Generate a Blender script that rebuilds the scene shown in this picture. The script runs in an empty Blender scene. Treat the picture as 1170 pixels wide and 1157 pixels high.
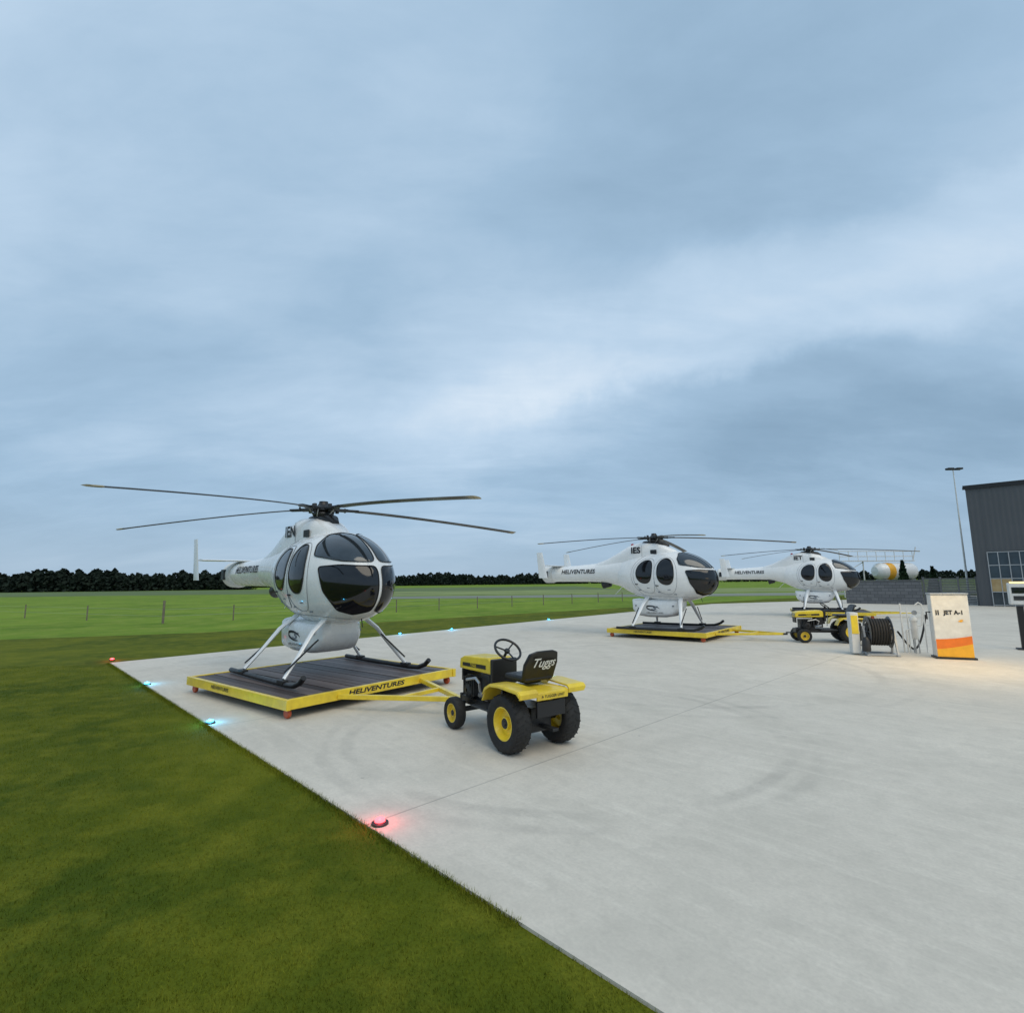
import bpy, bmesh, math, random
import numpy as np
from mathutils import Vector, Matrix
random.seed(7); np.random.seed(7)
PI=math.pi; R=math.radians
scene=bpy.context.scene; COL=scene.collection
# ---------------- camera -----------------
F=610.0; PITCH=math.atan((664-578.5)/610); ROLL=R(.65); H=1.7
fw=Vector((0,math.cos(PITCH),math.sin(PITCH))); r0=Vector((1,0,0)); u0=Vector((0,-math.sin(PITCH),math.cos(PITCH)))
rt=r0*math.cos(ROLL)-u0*math.sin(ROLL); up=r0*math.sin(ROLL)+u0*math.cos(ROLL)
cam=bpy.data.cameras.new('camera'); co=bpy.data.objects.new('camera',cam); COL.objects.link(co)
M=Matrix((rt,up,-fw)).transposed().to_4x4(); M.translation=Vector((0,0,H)); co.matrix_world=M
cam.sensor_fit='HORIZONTAL'; cam.sensor_width=36; cam.lens=F/1170*36; cam.clip_end=5000; cam.clip_start=.05
scene.camera=co
def pdir(px,py):
    return (fw+rt*((px-585)/F)-up*((py-578.5)/F)).normalized()
def gp(px,py,z=0):
    d=pdir(px,py); t=(z-H)/d.z
    return Vector((d.x*t,d.y*t,z))
def at(px,py,Y):
    d=pdir(px,py); t=Y/d.y
    return Vector((d.x*t,Y,H+d.z*t))
# ---------------- materials -----------------
def nd(nt,t,**k):
    n=nt.nodes.new(t)
    for a,b in k.items(): setattr(n,a,b)
    return n
def mth(nt,op,a,b=None,clamp=False):
    n=nt.nodes.new('ShaderNodeMath'); n.operation=op; n.use_clamp=clamp
    for i,v in enumerate((a,b)):
        if v is None: continue
        if hasattr(v,'links'): nt.links.new(v,n.inputs[i])
        else: n.inputs[i].default_value=v
    return n.outputs[0]
def mix(nt,fac,a,b,mode='MIX'):
    n=nt.nodes.new('ShaderNodeMix'); n.data_type='RGBA'; n.blend_type=mode
    for i,v in ((0,fac),(6,a),(7,b)):
        if hasattr(v,'links'): nt.links.new(v,n.inputs[i])
        elif i==0: n.inputs[0].default_value=v
        else: n.inputs[i].default_value=(*v[:3],1)
    return n.outputs[2]
def noise(nt,vec,scale,detail=4,rough=.5,dist=0,out='Fac'):
    n=nt.nodes.new('ShaderNodeTexNoise'); n.inputs['Scale'].default_value=scale
    n.inputs['Detail'].default_value=detail; n.inputs['Roughness'].default_value=rough; n.inputs['Distortion'].default_value=dist
    if vec is not None: nt.links.new(vec,n.inputs['Vector'])
    return n.outputs[out]
def mrange(nt,v,a,b,c=0,d=1,smooth=False):
    n=nt.nodes.new('ShaderNodeMapRange'); n.interpolation_type='SMOOTHSTEP' if smooth else 'LINEAR'
    nt.links.new(v,n.inputs[0])
    for i,x in zip((1,2,3,4),(a,b,c,d)): n.inputs[i].default_value=x
    return n.outputs[0]
def newmat(name):
    m=bpy.data.materials.new(name); m.use_nodes=True; nt=m.node_tree
    return m,nt,nt.nodes['Principled BSDF'],nd(nt,'ShaderNodeTexCoord').outputs['Object']
def mat(name,col,rough=.5,metal=0,var=.12,scale=6,bump=0,coat=0,emit=None,es=0,dirt=None):
    m,nt,b,oc=newmat(name)
    n=noise(nt,oc,scale,5,.6)
    lo=tuple(c*(1-var) for c in col); hi=tuple(min(1,c*(1+var*.6)) for c in col)
    if dirt: lo=dirt
    c=mix(nt,mrange(nt,n,.3,.7),lo,hi)
    nt.links.new(c,b.inputs['Base Color'])
    nt.links.new(mrange(nt,noise(nt,oc,scale*3,4),.3,.7,max(0,rough-.08),min(1,rough+.1)),b.inputs['Roughness'])
    b.inputs['Metallic'].default_value=metal; b.inputs['Coat Weight'].default_value=coat; b.inputs['Coat Roughness'].default_value=.08
    if bump:
        bn=nd(nt,'ShaderNodeBump'); bn.inputs['Strength'].default_value=bump; bn.inputs['Distance'].default_value=.01
        nt.links.new(noise(nt,oc,scale*12,3),bn.inputs['Height']); nt.links.new(bn.outputs[0],b.inputs['Normal'])
    if emit: b.inputs['Emission Color'].default_value=(*emit,1); b.inputs['Emission Strength'].default_value=es
    return m
WHITE=mat('white_paint',(.86,.865,.865),.26,var=.06,coat=.5,scale=2.5)
WHITE2=mat('dull_white_paint',(.72,.72,.7),.45,var=.14)
BLACK=mat('black_paint',(.012,.012,.013),.4)
RUB=mat('black_rubber',(.016,.016,.016),.75,var=.35,bump=.2)
DECAL=mat('dark_lettering',(.012,.013,.018),.5)
GREYD=mat('grey_lettering',(.2,.22,.25),.5)
GLASS=mat('tinted_glass',(.005,.006,.009),.04,var=.2,coat=.3)
GLASS2=mat('windscreen_glass',(.035,.045,.055),.04,var=.25,coat=1,metal=.3)
SEAL=mat('window_seal',(.02,.02,.02),.6)
YEL=mat('yellow_paint',(.84,.62,.03),.38,var=.18,coat=.25,scale=4,dirt=(.64,.45,.04))
STEEL=mat('brushed_steel',(.45,.46,.47),.35,metal=.9)
DSTEEL=mat('dark_steel',(.05,.052,.055),.45,metal=.6,var=.3)
BLADE=mat('rotor_blade_paint',(.03,.027,.025),.4,var=.3,scale=1.5)
TIP=mat('blade_tip_paint',(.3,.25,.14),.4)
ORANGE=mat('orange_paint',(.85,.2,.02),.4)
YO=mat('amber_paint',(.9,.45,.03),.4)
CAST=mat('caster_orange',(.5,.09,.03),.5)
GREYM=mat('light_grey_metal',(.4,.42,.44),.4,metal=.3)
MIDG=mat('mid_grey_metal',(.13,.135,.14),.45,metal=.3)
BLOCK=mat('concrete_block',(.12,.125,.13),.85,var=.25,bump=.4)
WOODP=mat('weathered_post',(.2,.17,.13),.9,var=.3)
TYREW=mat('sidewall_white',(.75,.75,.72),.5)
REDL=mat('red_lamp_glass',(.45,.02,.02),.25)
def plankmat():
    m,nt,b,oc=newmat('dark_deck_planks')
    sp=nd(nt,'ShaderNodeSeparateXYZ'); nt.links.new(oc,sp.inputs[0])
    fl=mth(nt,'FLOOR',mth(nt,'DIVIDE',mth(nt,'ADD',sp.outputs[1],1.43),.143))
    wn=nd(nt,'ShaderNodeTexWhiteNoise',noise_dimensions='1D'); nt.links.new(fl,wn.inputs['W'])
    mp=nd(nt,'ShaderNodeMapping'); mp.inputs['Scale'].default_value=(1.0,12,1); nt.links.new(oc,mp.inputs[0])
    gr=noise(nt,mp.outputs[0],3,6,.7)
    v=mth(nt,'ADD',mth(nt,'MULTIPLY',wn.outputs[0],.75),mth(nt,'MULTIPLY',gr,.4))
    c=mix(nt,mrange(nt,v,.1,1.0),(.022,.016,.016),(.15,.12,.115))
    nt.links.new(c,b.inputs['Base Color']); b.inputs['Roughness'].default_value=.5
    b.inputs['Specular IOR Level'].default_value=.25
    return m
PLANK=plankmat()
# ---------------- mesh builder -----------------
class MB:
    def __init__(s): s.v=[]; s.f=[]
    def add(s,vs,fs):
        k=len(s.v); s.v+= [tuple(v) for v in vs]; s.f+=[tuple(i+k for i in f) for f in fs]; return s
    def box(s,c,d,rz=0,mtx=None):
        hx,hy,hz=d[0]/2,d[1]/2,d[2]/2
        m=mtx or Matrix.Rotation(rz,3,'Z'); c=Vector(c)
        vs=[c+m@Vector((x*hx,y*hy,z*hz)) for x in(-1,1) for y in(-1,1) for z in(-1,1)]
        return s.add(vs,[(0,1,3,2),(4,6,7,5),(0,4,5,1),(2,3,7,6),(0,2,6,4),(1,5,7,3)])
    def bar(s,a,b,w,h):
        a=Vector(a); b=Vector(b); d=(b-a); L=d.length; d.normalize()
        z=Vector((0,0,1)) if abs(d.z)<.95 else Vector((0,1,0))
        y=z.cross(d).normalized(); z=d.cross(y)
        return s.box((a+b)/2,(L,w,h),mtx=Matrix((d,y,z)).transposed())
    def tube(s,pts,r,n=10,caps=True,closed=False):
        pts=[Vector(p) for p in pts]; N=len(pts)
        rs=r if isinstance(r,(list,tuple)) else [r]*N
        vs=[];fs=[]; prev=None
        for i,p in enumerate(pts):
            if closed: t=pts[(i+1)%N]-pts[i-1]
            else: t=pts[min(i+1,N-1)]-pts[max(i-1,0)]
            t.normalize()
            if prev is None: a=t.orthogonal().normalized()
            else: a=(prev-t*prev.dot(t)).normalized()
            prev=a; b=t.cross(a)
            for k in range(n):
                q=2*PI*k/n; vs.append(p+(a*math.cos(q)+b*math.sin(q))*rs[i])
        for i in range(N if closed else N-1):
            j=(i+1)%N
            for k in range(n):
                l=(k+1)%n; fs.append((i*n+k,i*n+l,j*n+l,j*n+k))
        if caps and not closed: fs+= [tuple(range(n))[::-1],tuple((N-1)*n+k for k in range(n))]
        return s.add(vs,fs)
    def lathe(s,prof,o,axis,n=32,closed=False):
        o=Vector(o); ax=Vector(axis).normalized(); a=ax.orthogonal().normalized(); b=ax.cross(a); vs=[];fs=[]
        for r,h in prof:
            for k in range(n):
                q=2*PI*k/n; vs.append(o+ax*h+(a*math.cos(q)+b*math.sin(q))*r)
        P=len(prof)
        for i in range(P if closed else P-1):
            j=(i+1)%P
            for k in range(n):
                l=(k+1)%n; fs.append((i*n+k,i*n+l,j*n+l,j*n+k))
        return s.add(vs,fs)
    def loft(s,secs,n=36,e=2.0,cap=True):
        vs=[];fs=[]
        for (x,zc,hw,hh) in secs:
            for k in range(n):
                q=2*PI*k/n; c,sn=math.cos(q),math.sin(q)
                vs.append((x,hw*math.copysign(abs(c)**(2/e),c),zc+hh*math.copysign(abs(sn)**(2/e),sn)))
        for i in range(len(secs)-1):
            for k in range(n):
                l=(k+1)%n; fs.append((i*n+k,i*n+l,(i+1)*n+l,(i+1)*n+k))
        if cap: fs+=[tuple(range(n))[::-1],tuple((len(secs)-1)*n+k for k in range(n))]
        return s.add(vs,fs)
    def prism(s,poly,f0,f1):
        n=len(poly); vs=[f0(*p) for p in poly]+[f1(*p) for p in poly]
        return s.add(vs,[tuple(range(n))[::-1],tuple(range(n,2*n))]+[(i,(i+1)%n,(i+1)%n+n,i+n) for i in range(n)])
    def build(s,name,m,parent=None,smooth=True,bevel=0,ang=35):
        me=bpy.data.meshes.new(name); me.from_pydata(s.v,[],s.f); me.materials.append(m)
        bm=bmesh.new(); bm.from_mesh(me); bmesh.ops.recalc_face_normals(bm,faces=bm.faces); bm.to_mesh(me); bm.free()
        if smooth:
            me.polygons.foreach_set('use_smooth',[True]*len(me.polygons)); me.set_sharp_from_angle(angle=R(ang))
        o=bpy.data.objects.new(name,me); COL.objects.link(o)
        if parent: o.parent=parent
        if bevel:
            b=o.modifiers.new('bevel','BEVEL'); b.width=bevel; b.segments=2; b.limit_method='ANGLE'
        return o
def tag(o,label=None,cat=None,group=None,kind=None):
    if label: o['label']=label
    if cat: o['category']=cat
    if group: o['group']=group
    if kind: o['kind']=kind
    return o
def thing(name,loc,rz,label,cat,group=None):
    o=bpy.data.objects.new(name,None); COL.objects.link(o); o.location=loc; o.rotation_euler=(0,0,rz); o.empty_display_size=.1
    return tag(o,label,cat,group)
def copy_tree(o,parent=None):
    c=o.copy(); COL.objects.link(c); c.parent=parent
    for ch in list(o.children): copy_tree(ch,c)
    return c
def text(s,size,fn,name,m,parent,bold=.02,shear=0,align='CENTER',space=1.0):
    cu=bpy.data.curves.new('t','FONT'); cu.body=s; cu.size=size; cu.offset=bold*size; cu.shear=shear; cu.resolution_u=3
    cu.align_x=align; cu.align_y='CENTER'; cu.space_character=space
    ob=bpy.data.objects.new('t',cu); COL.objects.link(ob)
    dg=bpy.context.evaluated_depsgraph_get(); me=ob.evaluated_get(dg).to_mesh()
    vs=[fn(v.co.x,v.co.y) for v in me.vertices]; fs=[tuple(p.vertices) for p in me.polygons]
    bpy.data.objects.remove(ob)
    mb=MB(); mb.add(vs,fs); return mb.build(name,m,parent,smooth=False)
# ---------------- world -----------------
w=bpy.data.worlds.new('World'); scene.world=w; w.use_nodes=True; nt=w.node_tree
bg=nt.nodes['Background']
sky=nd(nt,'ShaderNodeTexSky'); sky.sky_type='NISHITA'; sky.sun_disc=False; sky.sun_elevation=R(52); sky.sun_rotation=R(150)
gen=nd(nt,'ShaderNodeTexCoord').outputs['Generated']
sp=nd(nt,'ShaderNodeSeparateXYZ'); nt.links.new(gen,sp.inputs[0])
zc=mth(nt,'MAXIMUM',sp.outputs[2],0.0); den=mth(nt,'ADD',zc,.25)
cb=nd(nt,'ShaderNodeCombineXYZ'); nt.links.new(mth(nt,'DIVIDE',sp.outputs[0],den),cb.inputs[0]); nt.links.new(mth(nt,'DIVIDE',sp.outputs[1],den),cb.inputs[1])
mp=nd(nt,'ShaderNodeMapping'); mp.inputs['Rotation'].default_value=(0,0,R(-35)); mp.inputs['Scale'].default_value=(.55,1.2,1); mp.inputs['Location'].default_value=(3.1,1.7,0)
nt.links.new(cb.outputs[0],mp.inputs[0])
n1=noise(nt,mp.outputs[0],1.1,6,.5,.3); n2=noise(nt,mp.outputs[0],3.0,7,.6,.4); n3=noise(nt,mp.outputs[0],8,6,.6,.3)
wc=nd(nt,'ShaderNodeTexNoise'); wc.inputs['Scale'].default_value=2.8; wc.inputs['Detail'].default_value=7; wc.inputs['Roughness'].default_value=.58; nt.links.new(gen,wc.inputs[0])
vs_=nd(nt,'ShaderNodeVectorMath',operation='SUBTRACT'); nt.links.new(wc.outputs['Color'],vs_.inputs[0]); vs_.inputs[1].default_value=(.5,.5,.5)
vm=nd(nt,'ShaderNodeVectorMath',operation='SCALE'); nt.links.new(vs_.outputs[0],vm.inputs[0]); vm.inputs['Scale'].default_value=.27
va=nd(nt,'ShaderNodeVectorMath',operation='ADD'); nt.links.new(gen,va.inputs[0]); nt.links.new(vm.outputs[0],va.inputs[1])
vn=nd(nt,'ShaderNodeVectorMath',operation='NORMALIZE'); nt.links.new(va.outputs[0],vn.inputs[0])
tot=mth(nt,'ADD',mth(nt,'MULTIPLY',mrange(nt,n1,.25,.75,-1,1),.14),mth(nt,'MULTIPLY',mrange(nt,n2,.3,.7,-1,1),.07))
tot=mth(nt,'ADD',tot,mth(nt,'MULTIPLY',mrange(nt,n3,.3,.7,-1,1),.025))
tot=mth(nt,'ADD',tot,.50)
def dotp(v,c):
    d=nd(nt,'ShaderNodeVectorMath',operation='DOT_PRODUCT'); nt.links.new(v,d.inputs[0]); d.inputs[1].default_value=c; return d.outputs['Value']
def streak(p0,p1,width,amp,cen,ext):
    global tot
    n=pdir(*p0).cross(pdir(*p1)).normalized()
    a=mth(nt,'ABSOLUTE',dotp(vn.outputs[0],n)); k=mrange(nt,a,0,width,1,0,True)
    g=mrange(nt,dotp(vn.outputs[0],pdir(*cen)),math.cos(R(ext)),math.cos(R(ext*.3)),0,amp,True)
    tot=mth(nt,'ADD',tot,mth(nt,'MULTIPLY',k,g))
streak((1170,225),(480,480),.13,.21,(980,300),55)
streak((1170,320),(560,455),.05,.13,(800,400),34)
streak((1170,160),(700,330),.05,.05,(1000,220),26)
streak((1170,470),(620,520),.08,-.11,(1020,460),26)
streak((900,130),(350,330),.17,-.10,(640,260),36)
streak((250,230),(0,420),.17,-.09,(100,330),32)
for bx,by,rr,am in [(560,330,9,.05),(200,30,30,.15),(640,60,14,.03),(110,500,12,-.03),(1150,60,14,.06),(560,450,9,.05),(980,440,12,-.07),(400,560,12,.03)]:
    tot=mth(nt,'ADD',tot,mrange(nt,dotp(vn.outputs[0],pdir(bx,by)),math.cos(R(rr*1.5)),1,0,am,True))
cr=nd(nt,'ShaderNodeValToRGB'); nt.links.new(tot,cr.inputs[0]); e=cr.color_ramp
e.elements[0].position=.0; e.elements[0].color=(.20,.32,.45,1); e.elements[1].position=1; e.elements[1].color=(.76,.87,.98,1)
for p,c in ((.3,(.285,.43,.585,1)),(.5,(.375,.54,.715,1)),(.72,(.53,.69,.86,1))):
    x=e.elements.new(p); x.color=c
hz=mrange(nt,sp.outputs[2],0,.16,1,0,True)
skc=mix(nt,mth(nt,'MULTIPLY',hz,.65),cr.outputs[0],(.385,.515,.655))
nsk=nd(nt,'ShaderNodeMix',data_type='RGBA',blend_type='MULTIPLY'); nsk.inputs[0].default_value=1
nt.links.new(sky.outputs[0],nsk.inputs[6]); nsk.inputs[7].default_value=(.09,.09,.09,1)
allc=mix(nt,.94,nsk.outputs[2],skc)
nt.links.new(allc,bg.inputs[0]); bg.inputs[1].default_value=1.0
sl=bpy.data.lights.new('sun','SUN'); sl.energy=1.4; sl.angle=R(50); sl.color=(1,.89,.70)
so=bpy.data.objects.new('sun',sl); COL.objects.link(so)
sd=Vector((math.sin(R(150))*math.cos(R(52)),math.cos(R(150))*math.cos(R(52)),math.sin(R(52))))
so.rotation_euler=sd.to_track_quat('Z','Y').to_euler()
scene.view_settings.view_transform='Standard'; scene.view_settings.look='None'
# ---------------- ground -----------------
A=gp(125,757); B=gp(760,1157); ul=(B-A).normalized(); Bx=A+ul*40
Cc=gp(560,714.5); vl=(Cc-A).normalized()
def sheet(name,pts,z,m):
    mb=MB(); mb.add([(p[0],p[1],z) for p in pts],[tuple(range(len(pts)))]); o=mb.build(name,m,None,smooth=False); o['kind']='structure'; return o
def grassmat(name,c1,c2,c3,sc=1.0):
    m,nt,b,oc=newmat(name)
    a=noise(nt,oc,.45*sc,6,.65); d=noise(nt,oc,2.2*sc,6,.65); f=noise(nt,oc,60,3,.7)
    c=mix(nt,mrange(nt,a,.38,.62),c1,c2); c=mix(nt,mrange(nt,d,.45,.68,0,.8),c,c3)
    c=mix(nt,mrange(nt,f,.3,.7,0,.4),c,tuple(x*.35 for x in c1))
    nt.links.new(c,b.inputs['Base Color']); b.inputs['Roughness'].default_value=.9; b.inputs['Specular IOR Level'].default_value=.08
    bn=nd(nt,'ShaderNodeBump'); bn.inputs['Strength'].default_value=.6; bn.inputs['Distance'].default_value=.02
    nt.links.new(noise(nt,oc,35,5,.7),bn.inputs['Height']); nt.links.new(bn.outputs[0],b.inputs['Normal'])
    return m
FIELD=grassmat('far_field_grass',(.12,.21,.02),(.22,.33,.035),(.29,.34,.06),.4)
LAWN=grassmat('mown_lawn',(.065,.098,.008),(.145,.165,.011),(.19,.20,.018),1)
sheet('ground',[(-3000,-60),(3000,-60),(3000,4000),(-3000,4000)],-.03,FIELD)
l1=gp(-60,732); l2=gp(230,722); l3=gp(690,695); ld=(l3-l2).normalized()
sheet('lawn',[(-60,-30),(60,-30),(60,70),(l3+ld*20)[:2],l3[:2],l2[:2],l1[:2],(l1+(l1-l2).normalized()*40)[:2]],-.018,LAWN)
TAX=mat('taxiway_asphalt',(.2,.22,.17),.9,var=.2,scale=.05); DRY=mat('dry_far_grass',(.2,.25,.07),.95,var=.35,scale=.08)
DARKF=mat('dark_far_grass',(.10,.15,.035),.95,var=.3,scale=.04)
sheet('dark_grass_strip',[(-500,95),(20,95),(20,170),(-500,170)],-.021,DARKF)
sheet('dry_grass_strip',[(-22,72),(300,62),(300,95),(-30,105)],-.02,DRY)
tx=gp(430,684)
sheet('taxiway',[(tx.x,tx.y),(300,30),(300,44),(tx.x-6,tx.y+11)],-.016,TAX)
def padmat():
    m,nt,b,oc=newmat('pad_concrete')
    big=noise(nt,oc,.22,5,.6); med=noise(nt,oc,1.3,6,.65,.5); fine=noise(nt,oc,38,4,.7); mot=noise(nt,oc,7,6,.7)
    mp=nd(nt,'ShaderNodeMapping'); mp.inputs['Scale'].default_value=(.5,5,1); mp.inputs['Rotation'].default_value=(0,0,R(20)); nt.links.new(oc,mp.inputs[0])
    st=noise(nt,mp.outputs[0],1.6,6,.7)
    c=mix(nt,mrange(nt,big,.3,.7),(.62,.565,.485),(.74,.68,.585))
    c=mix(nt,mrange(nt,med,.42,.72,0,.7),c,(.52,.485,.42)); c=mix(nt,mrange(nt,st,.5,.72,0,.5),c,(.80,.74,.64))
    c=mix(nt,mrange(nt,mot,.45,.7,0,.35),c,(.47,.435,.375))
    c=mix(nt,mrange(nt,fine,.35,.7,0,.35),c,(.44,.41,.36))
    sp=nd(nt,'ShaderNodeSeparateXYZ'); nt.links.new(oc,sp.inputs[0])
    q=mth(nt,'FRACT',mth(nt,'DIVIDE',mth(nt,'ADD',sp.outputs[0],JS*40+JO),JS))
    j=mth(nt,'LESS_THAN',q,.014/JS)
    c=mix(nt,mth(nt,'MULTIPLY',j,mrange(nt,med,.3,.7,.3,.6)),c,(.16,.155,.145))
    for (cx,cy,rr,wd,am) in TY:
        v=nd(nt,'ShaderNodeVectorMath',operation='DISTANCE'); nt.links.new(oc,v.inputs[0]); v.inputs[1].default_value=(cx,cy,0)
        a=mth(nt,'ABSOLUTE',mth(nt,'SUBTRACT',v.outputs['Value'],rr))
        k=mrange(nt,a,wd*.3,wd,am,0,True); k=mth(nt,'MULTIPLY',k,mrange(nt,noise(nt,oc,.9,6,.7),.42,.62))
        c=mix(nt,k,c,(.27,.255,.23))
    vo=nd(nt,'ShaderNodeTexVoronoi'); vo.inputs['Scale'].default_value=1.7; nt.links.new(oc,vo.inputs[0])
    s_=mth(nt,'MULTIPLY',mth(nt,'LESS_THAN',vo.outputs['Distance'],.03),mth(nt,'GREATER_THAN',noise(nt,oc,1.1,2),.55))
    c=mix(nt,mth(nt,'MULTIPLY',s_,.4),c,(.25,.24,.22))
    nt.links.new(c,b.inputs['Base Color']); nt.links.new(mrange(nt,med,.3,.7,.6,.9),b.inputs['Roughness']); b.inputs['Specular IOR Level'].default_value=.2
    bn=nd(nt,'ShaderNodeBump'); bn.inputs['Strength'].default_value=.3; bn.inputs['Distance'].default_value=.004
    nt.links.new(fine,bn.inputs['Height']); nt.links.new(bn.outputs[0],b.inputs['Normal'])
    return m
padrot=math.atan2(-ul.y,-ul.x)
Ai=Matrix.Rotation(-padrot,3,'Z')
def pl(p): return Ai@(Vector((p[0],p[1],0))-Vector((A.x,A.y,0)))
j1=pl(gp(308,872)).x; j2=pl(gp(420,942)).x; JS=abs(j2-j1)*2; JO=-j2
TY=[]
for (px,py,rr,wd,am) in ((640,830,2.4,.1,.28),(640,830,2.65,.09,.2),(760,760,3.6,.12,.28),(760,760,4.1,.1,.16)):
    q=pl(gp(px,py)); TY.append((q.x,q.y,rr,wd,am))
poly=[A,A+vl*34,A+vl*34+Vector((60,22,0)),Vector((100,50,0)),Vector((100,Bx.y,0)),Bx]
mb=MB(); lp=[pl(p) for p in poly]
mb.prism([(p.x,p.y) for p in lp],lambda x,y:(x,y,-.06),lambda x,y:(x,y,0))
pad=mb.build('concrete_apron',padmat(),None,smooth=False); pad.location=(A.x,A.y,0); pad.rotation_euler=(0,0,padrot); pad['kind']='structure'
# ---------------- grass blades (foreground) -----------------
nrm=Vector((-ul.y,ul.x,0))
if nrm.dot(Vector((-5,0,0))-A)<0: nrm=-nrm
def blades(n,xr,yr,hmin,hmax,wd,edge=False):
    if edge:
        t=np.random.rand(n)*13; s=np.abs(np.random.randn(n))*.035-.01
        x=A.x+ul.x*t+nrm.x*s; y=A.y+ul.y*t+nrm.y*s
    else:
        y=yr[0]+(yr[1]-yr[0])*np.random.rand(n)**2.0; x=xr[0]+(xr[1]-xr[0])*np.random.rand(n)
        k=(x-A.x)*nrm.x+(y-A.y)*nrm.y>0.0
        k&=(np.abs(x)<y*1.05+.5)
        x=x[k]; y=y[k]
    m=len(x); h=hmin+(hmax-hmin)*np.random.rand(m); a=np.random.rand(m)*2*PI; la=np.random.rand(m)*2*PI; le=np.random.rand(m)*h*.9
    dx=np.cos(a)*wd/2; dy=np.sin(a)*wd/2; z=np.full(m,-.02)
    v=np.empty((m,3,3)); v[:,0]=np.stack([x-dx,y-dy,z],1); v[:,1]=np.stack([x+dx,y+dy,z],1); v[:,2]=np.stack([x+np.cos(la)*le,y+np.sin(la)*le,z+h],1)
    return v.reshape(-1,3)
V=np.concatenate([blades(330000,(-11,2.6),(2.2,12),.012,.027,.0045),blades(16000,0,0,.022,.042,.005,True)])
nf=len(V)//3
me=bpy.data.meshes.new('grass_blades'); me.vertices.add(len(V)); me.vertices.foreach_set('co',V.ravel()); me.loops.add(len(V)); me.loops.foreach_set('vertex_index',np.arange(len(V)))
me.polygons.add(nf); me.polygons.foreach_set('loop_start',np.arange(nf)*3); me.polygons.foreach_set('loop_total',np.full(nf,3)); me.update(calc_edges=True)
m,nt,b,oc=newmat('grass_blade')
a_=noise(nt,oc,.45,6,.65); d2_=noise(nt,oc,2.2,6,.65); d_=noise(nt,oc,40,2)
c=mix(nt,mrange(nt,a_,.38,.62),(.065,.10,.008),(.20,.22,.015)); c=mix(nt,mrange(nt,d2_,.45,.68,0,.75),c,(.27,.265,.028)); c=mix(nt,mrange(nt,d_,.3,.7,0,.4),c,(.06,.09,.008))
nt.links.new(c,b.inputs['Base Color']); b.inputs['Roughness'].default_value=.8; b.inputs['Specular IOR Level'].default_value=.1
me.materials.append(m); go=bpy.data.objects.new('grass',me); COL.objects.link(go); tag(go,'short mown green grass along the concrete edge','grass',kind='stuff')
# ---------------- tree lines -----------------
def leafmat(name,c1,c2):
    m,nt,b,oc=newmat(name); c=mix(nt,mrange(nt,noise(nt,oc,.6,4),.35,.65),c1,c2); nt.links.new(c,b.inputs['Base Color']); b.inputs['Roughness'].default_value=.95; b.inputs['Specular IOR Level'].default_value=.05
    return m
LEAF=leafmat('far_foliage',(.016,.024,.02),(.028,.04,.03)); LEAF2=leafmat('conifer_foliage',(.02,.04,.02),(.05,.08,.035))
def quads(P,size):
    n=len(P); a=np.random.randn(n,3); a/=np.linalg.norm(a,axis=1)[:,None]; b=np.cross(a,np.random.randn(n,3)); b/=np.linalg.norm(b,axis=1)[:,None]
    s=(size*(.6+.8*np.random.rand(n)))[:,None]
    return np.stack([P-a*s,P+b*s*.7,P+a*s,P-b*s*.7],1).reshape(-1,3)
def quadobj(name,V,m,parent=None):
    nf=len(V)//4; me=bpy.data.meshes.new(name); me.vertices.add(len(V)); me.vertices.foreach_set('co',V.ravel()); me.loops.add(len(V)); me.loops.foreach_set('vertex_index',np.arange(len(V)))
    me.polygons.add(nf); me.polygons.foreach_set('loop_start',np.arange(nf)*4); me.polygons.foreach_set('loop_total',np.full(nf,4)); me.update(calc_edges=True); me.materials.append(m)
    o=bpy.data.objects.new(name,me); COL.objects.link(o); o.parent=parent; return o
def treeline(name,x0,x1,y0,y1,n,h0,h1,label):
    out=[]
    for i in range(n):
        t=(i+random.random())/n; x=x0+(x1-x0)*t; y=y0+(y1-y0)*t+random.uniform(-6,6)
        h=(h0+(h1-h0)*t)*random.uniform(.66,1.0)*(1+.12*math.sin(t*23)); k=170
        z=np.random.rand(k)**.85; rad=(1-z**3)*h*.5*(.5+.7*np.random.rand(k)); a=np.random.rand(k)*2*PI
        P=np.stack([x+np.cos(a)*rad,y+np.sin(a)*rad,z*h],1); out.append(quads(P,h*.1))
    o=quadobj(name,np.concatenate(out),LEAF); tag(o,label,'trees',kind='stuff')
treeline('far_woodland',-230,-88,172,182,210,9.2,5.6,'dark far-off woodland along the left horizon')
treeline('distant_woodland',-160,40,285,300,230,7.6,5.6,'low dark woodland on the horizon behind the helicopters')
treeline('distant_woodland',40,330,300,320,160,5.2,6.5,'faint dark tree line on the horizon at right behind the helicopters')
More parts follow.
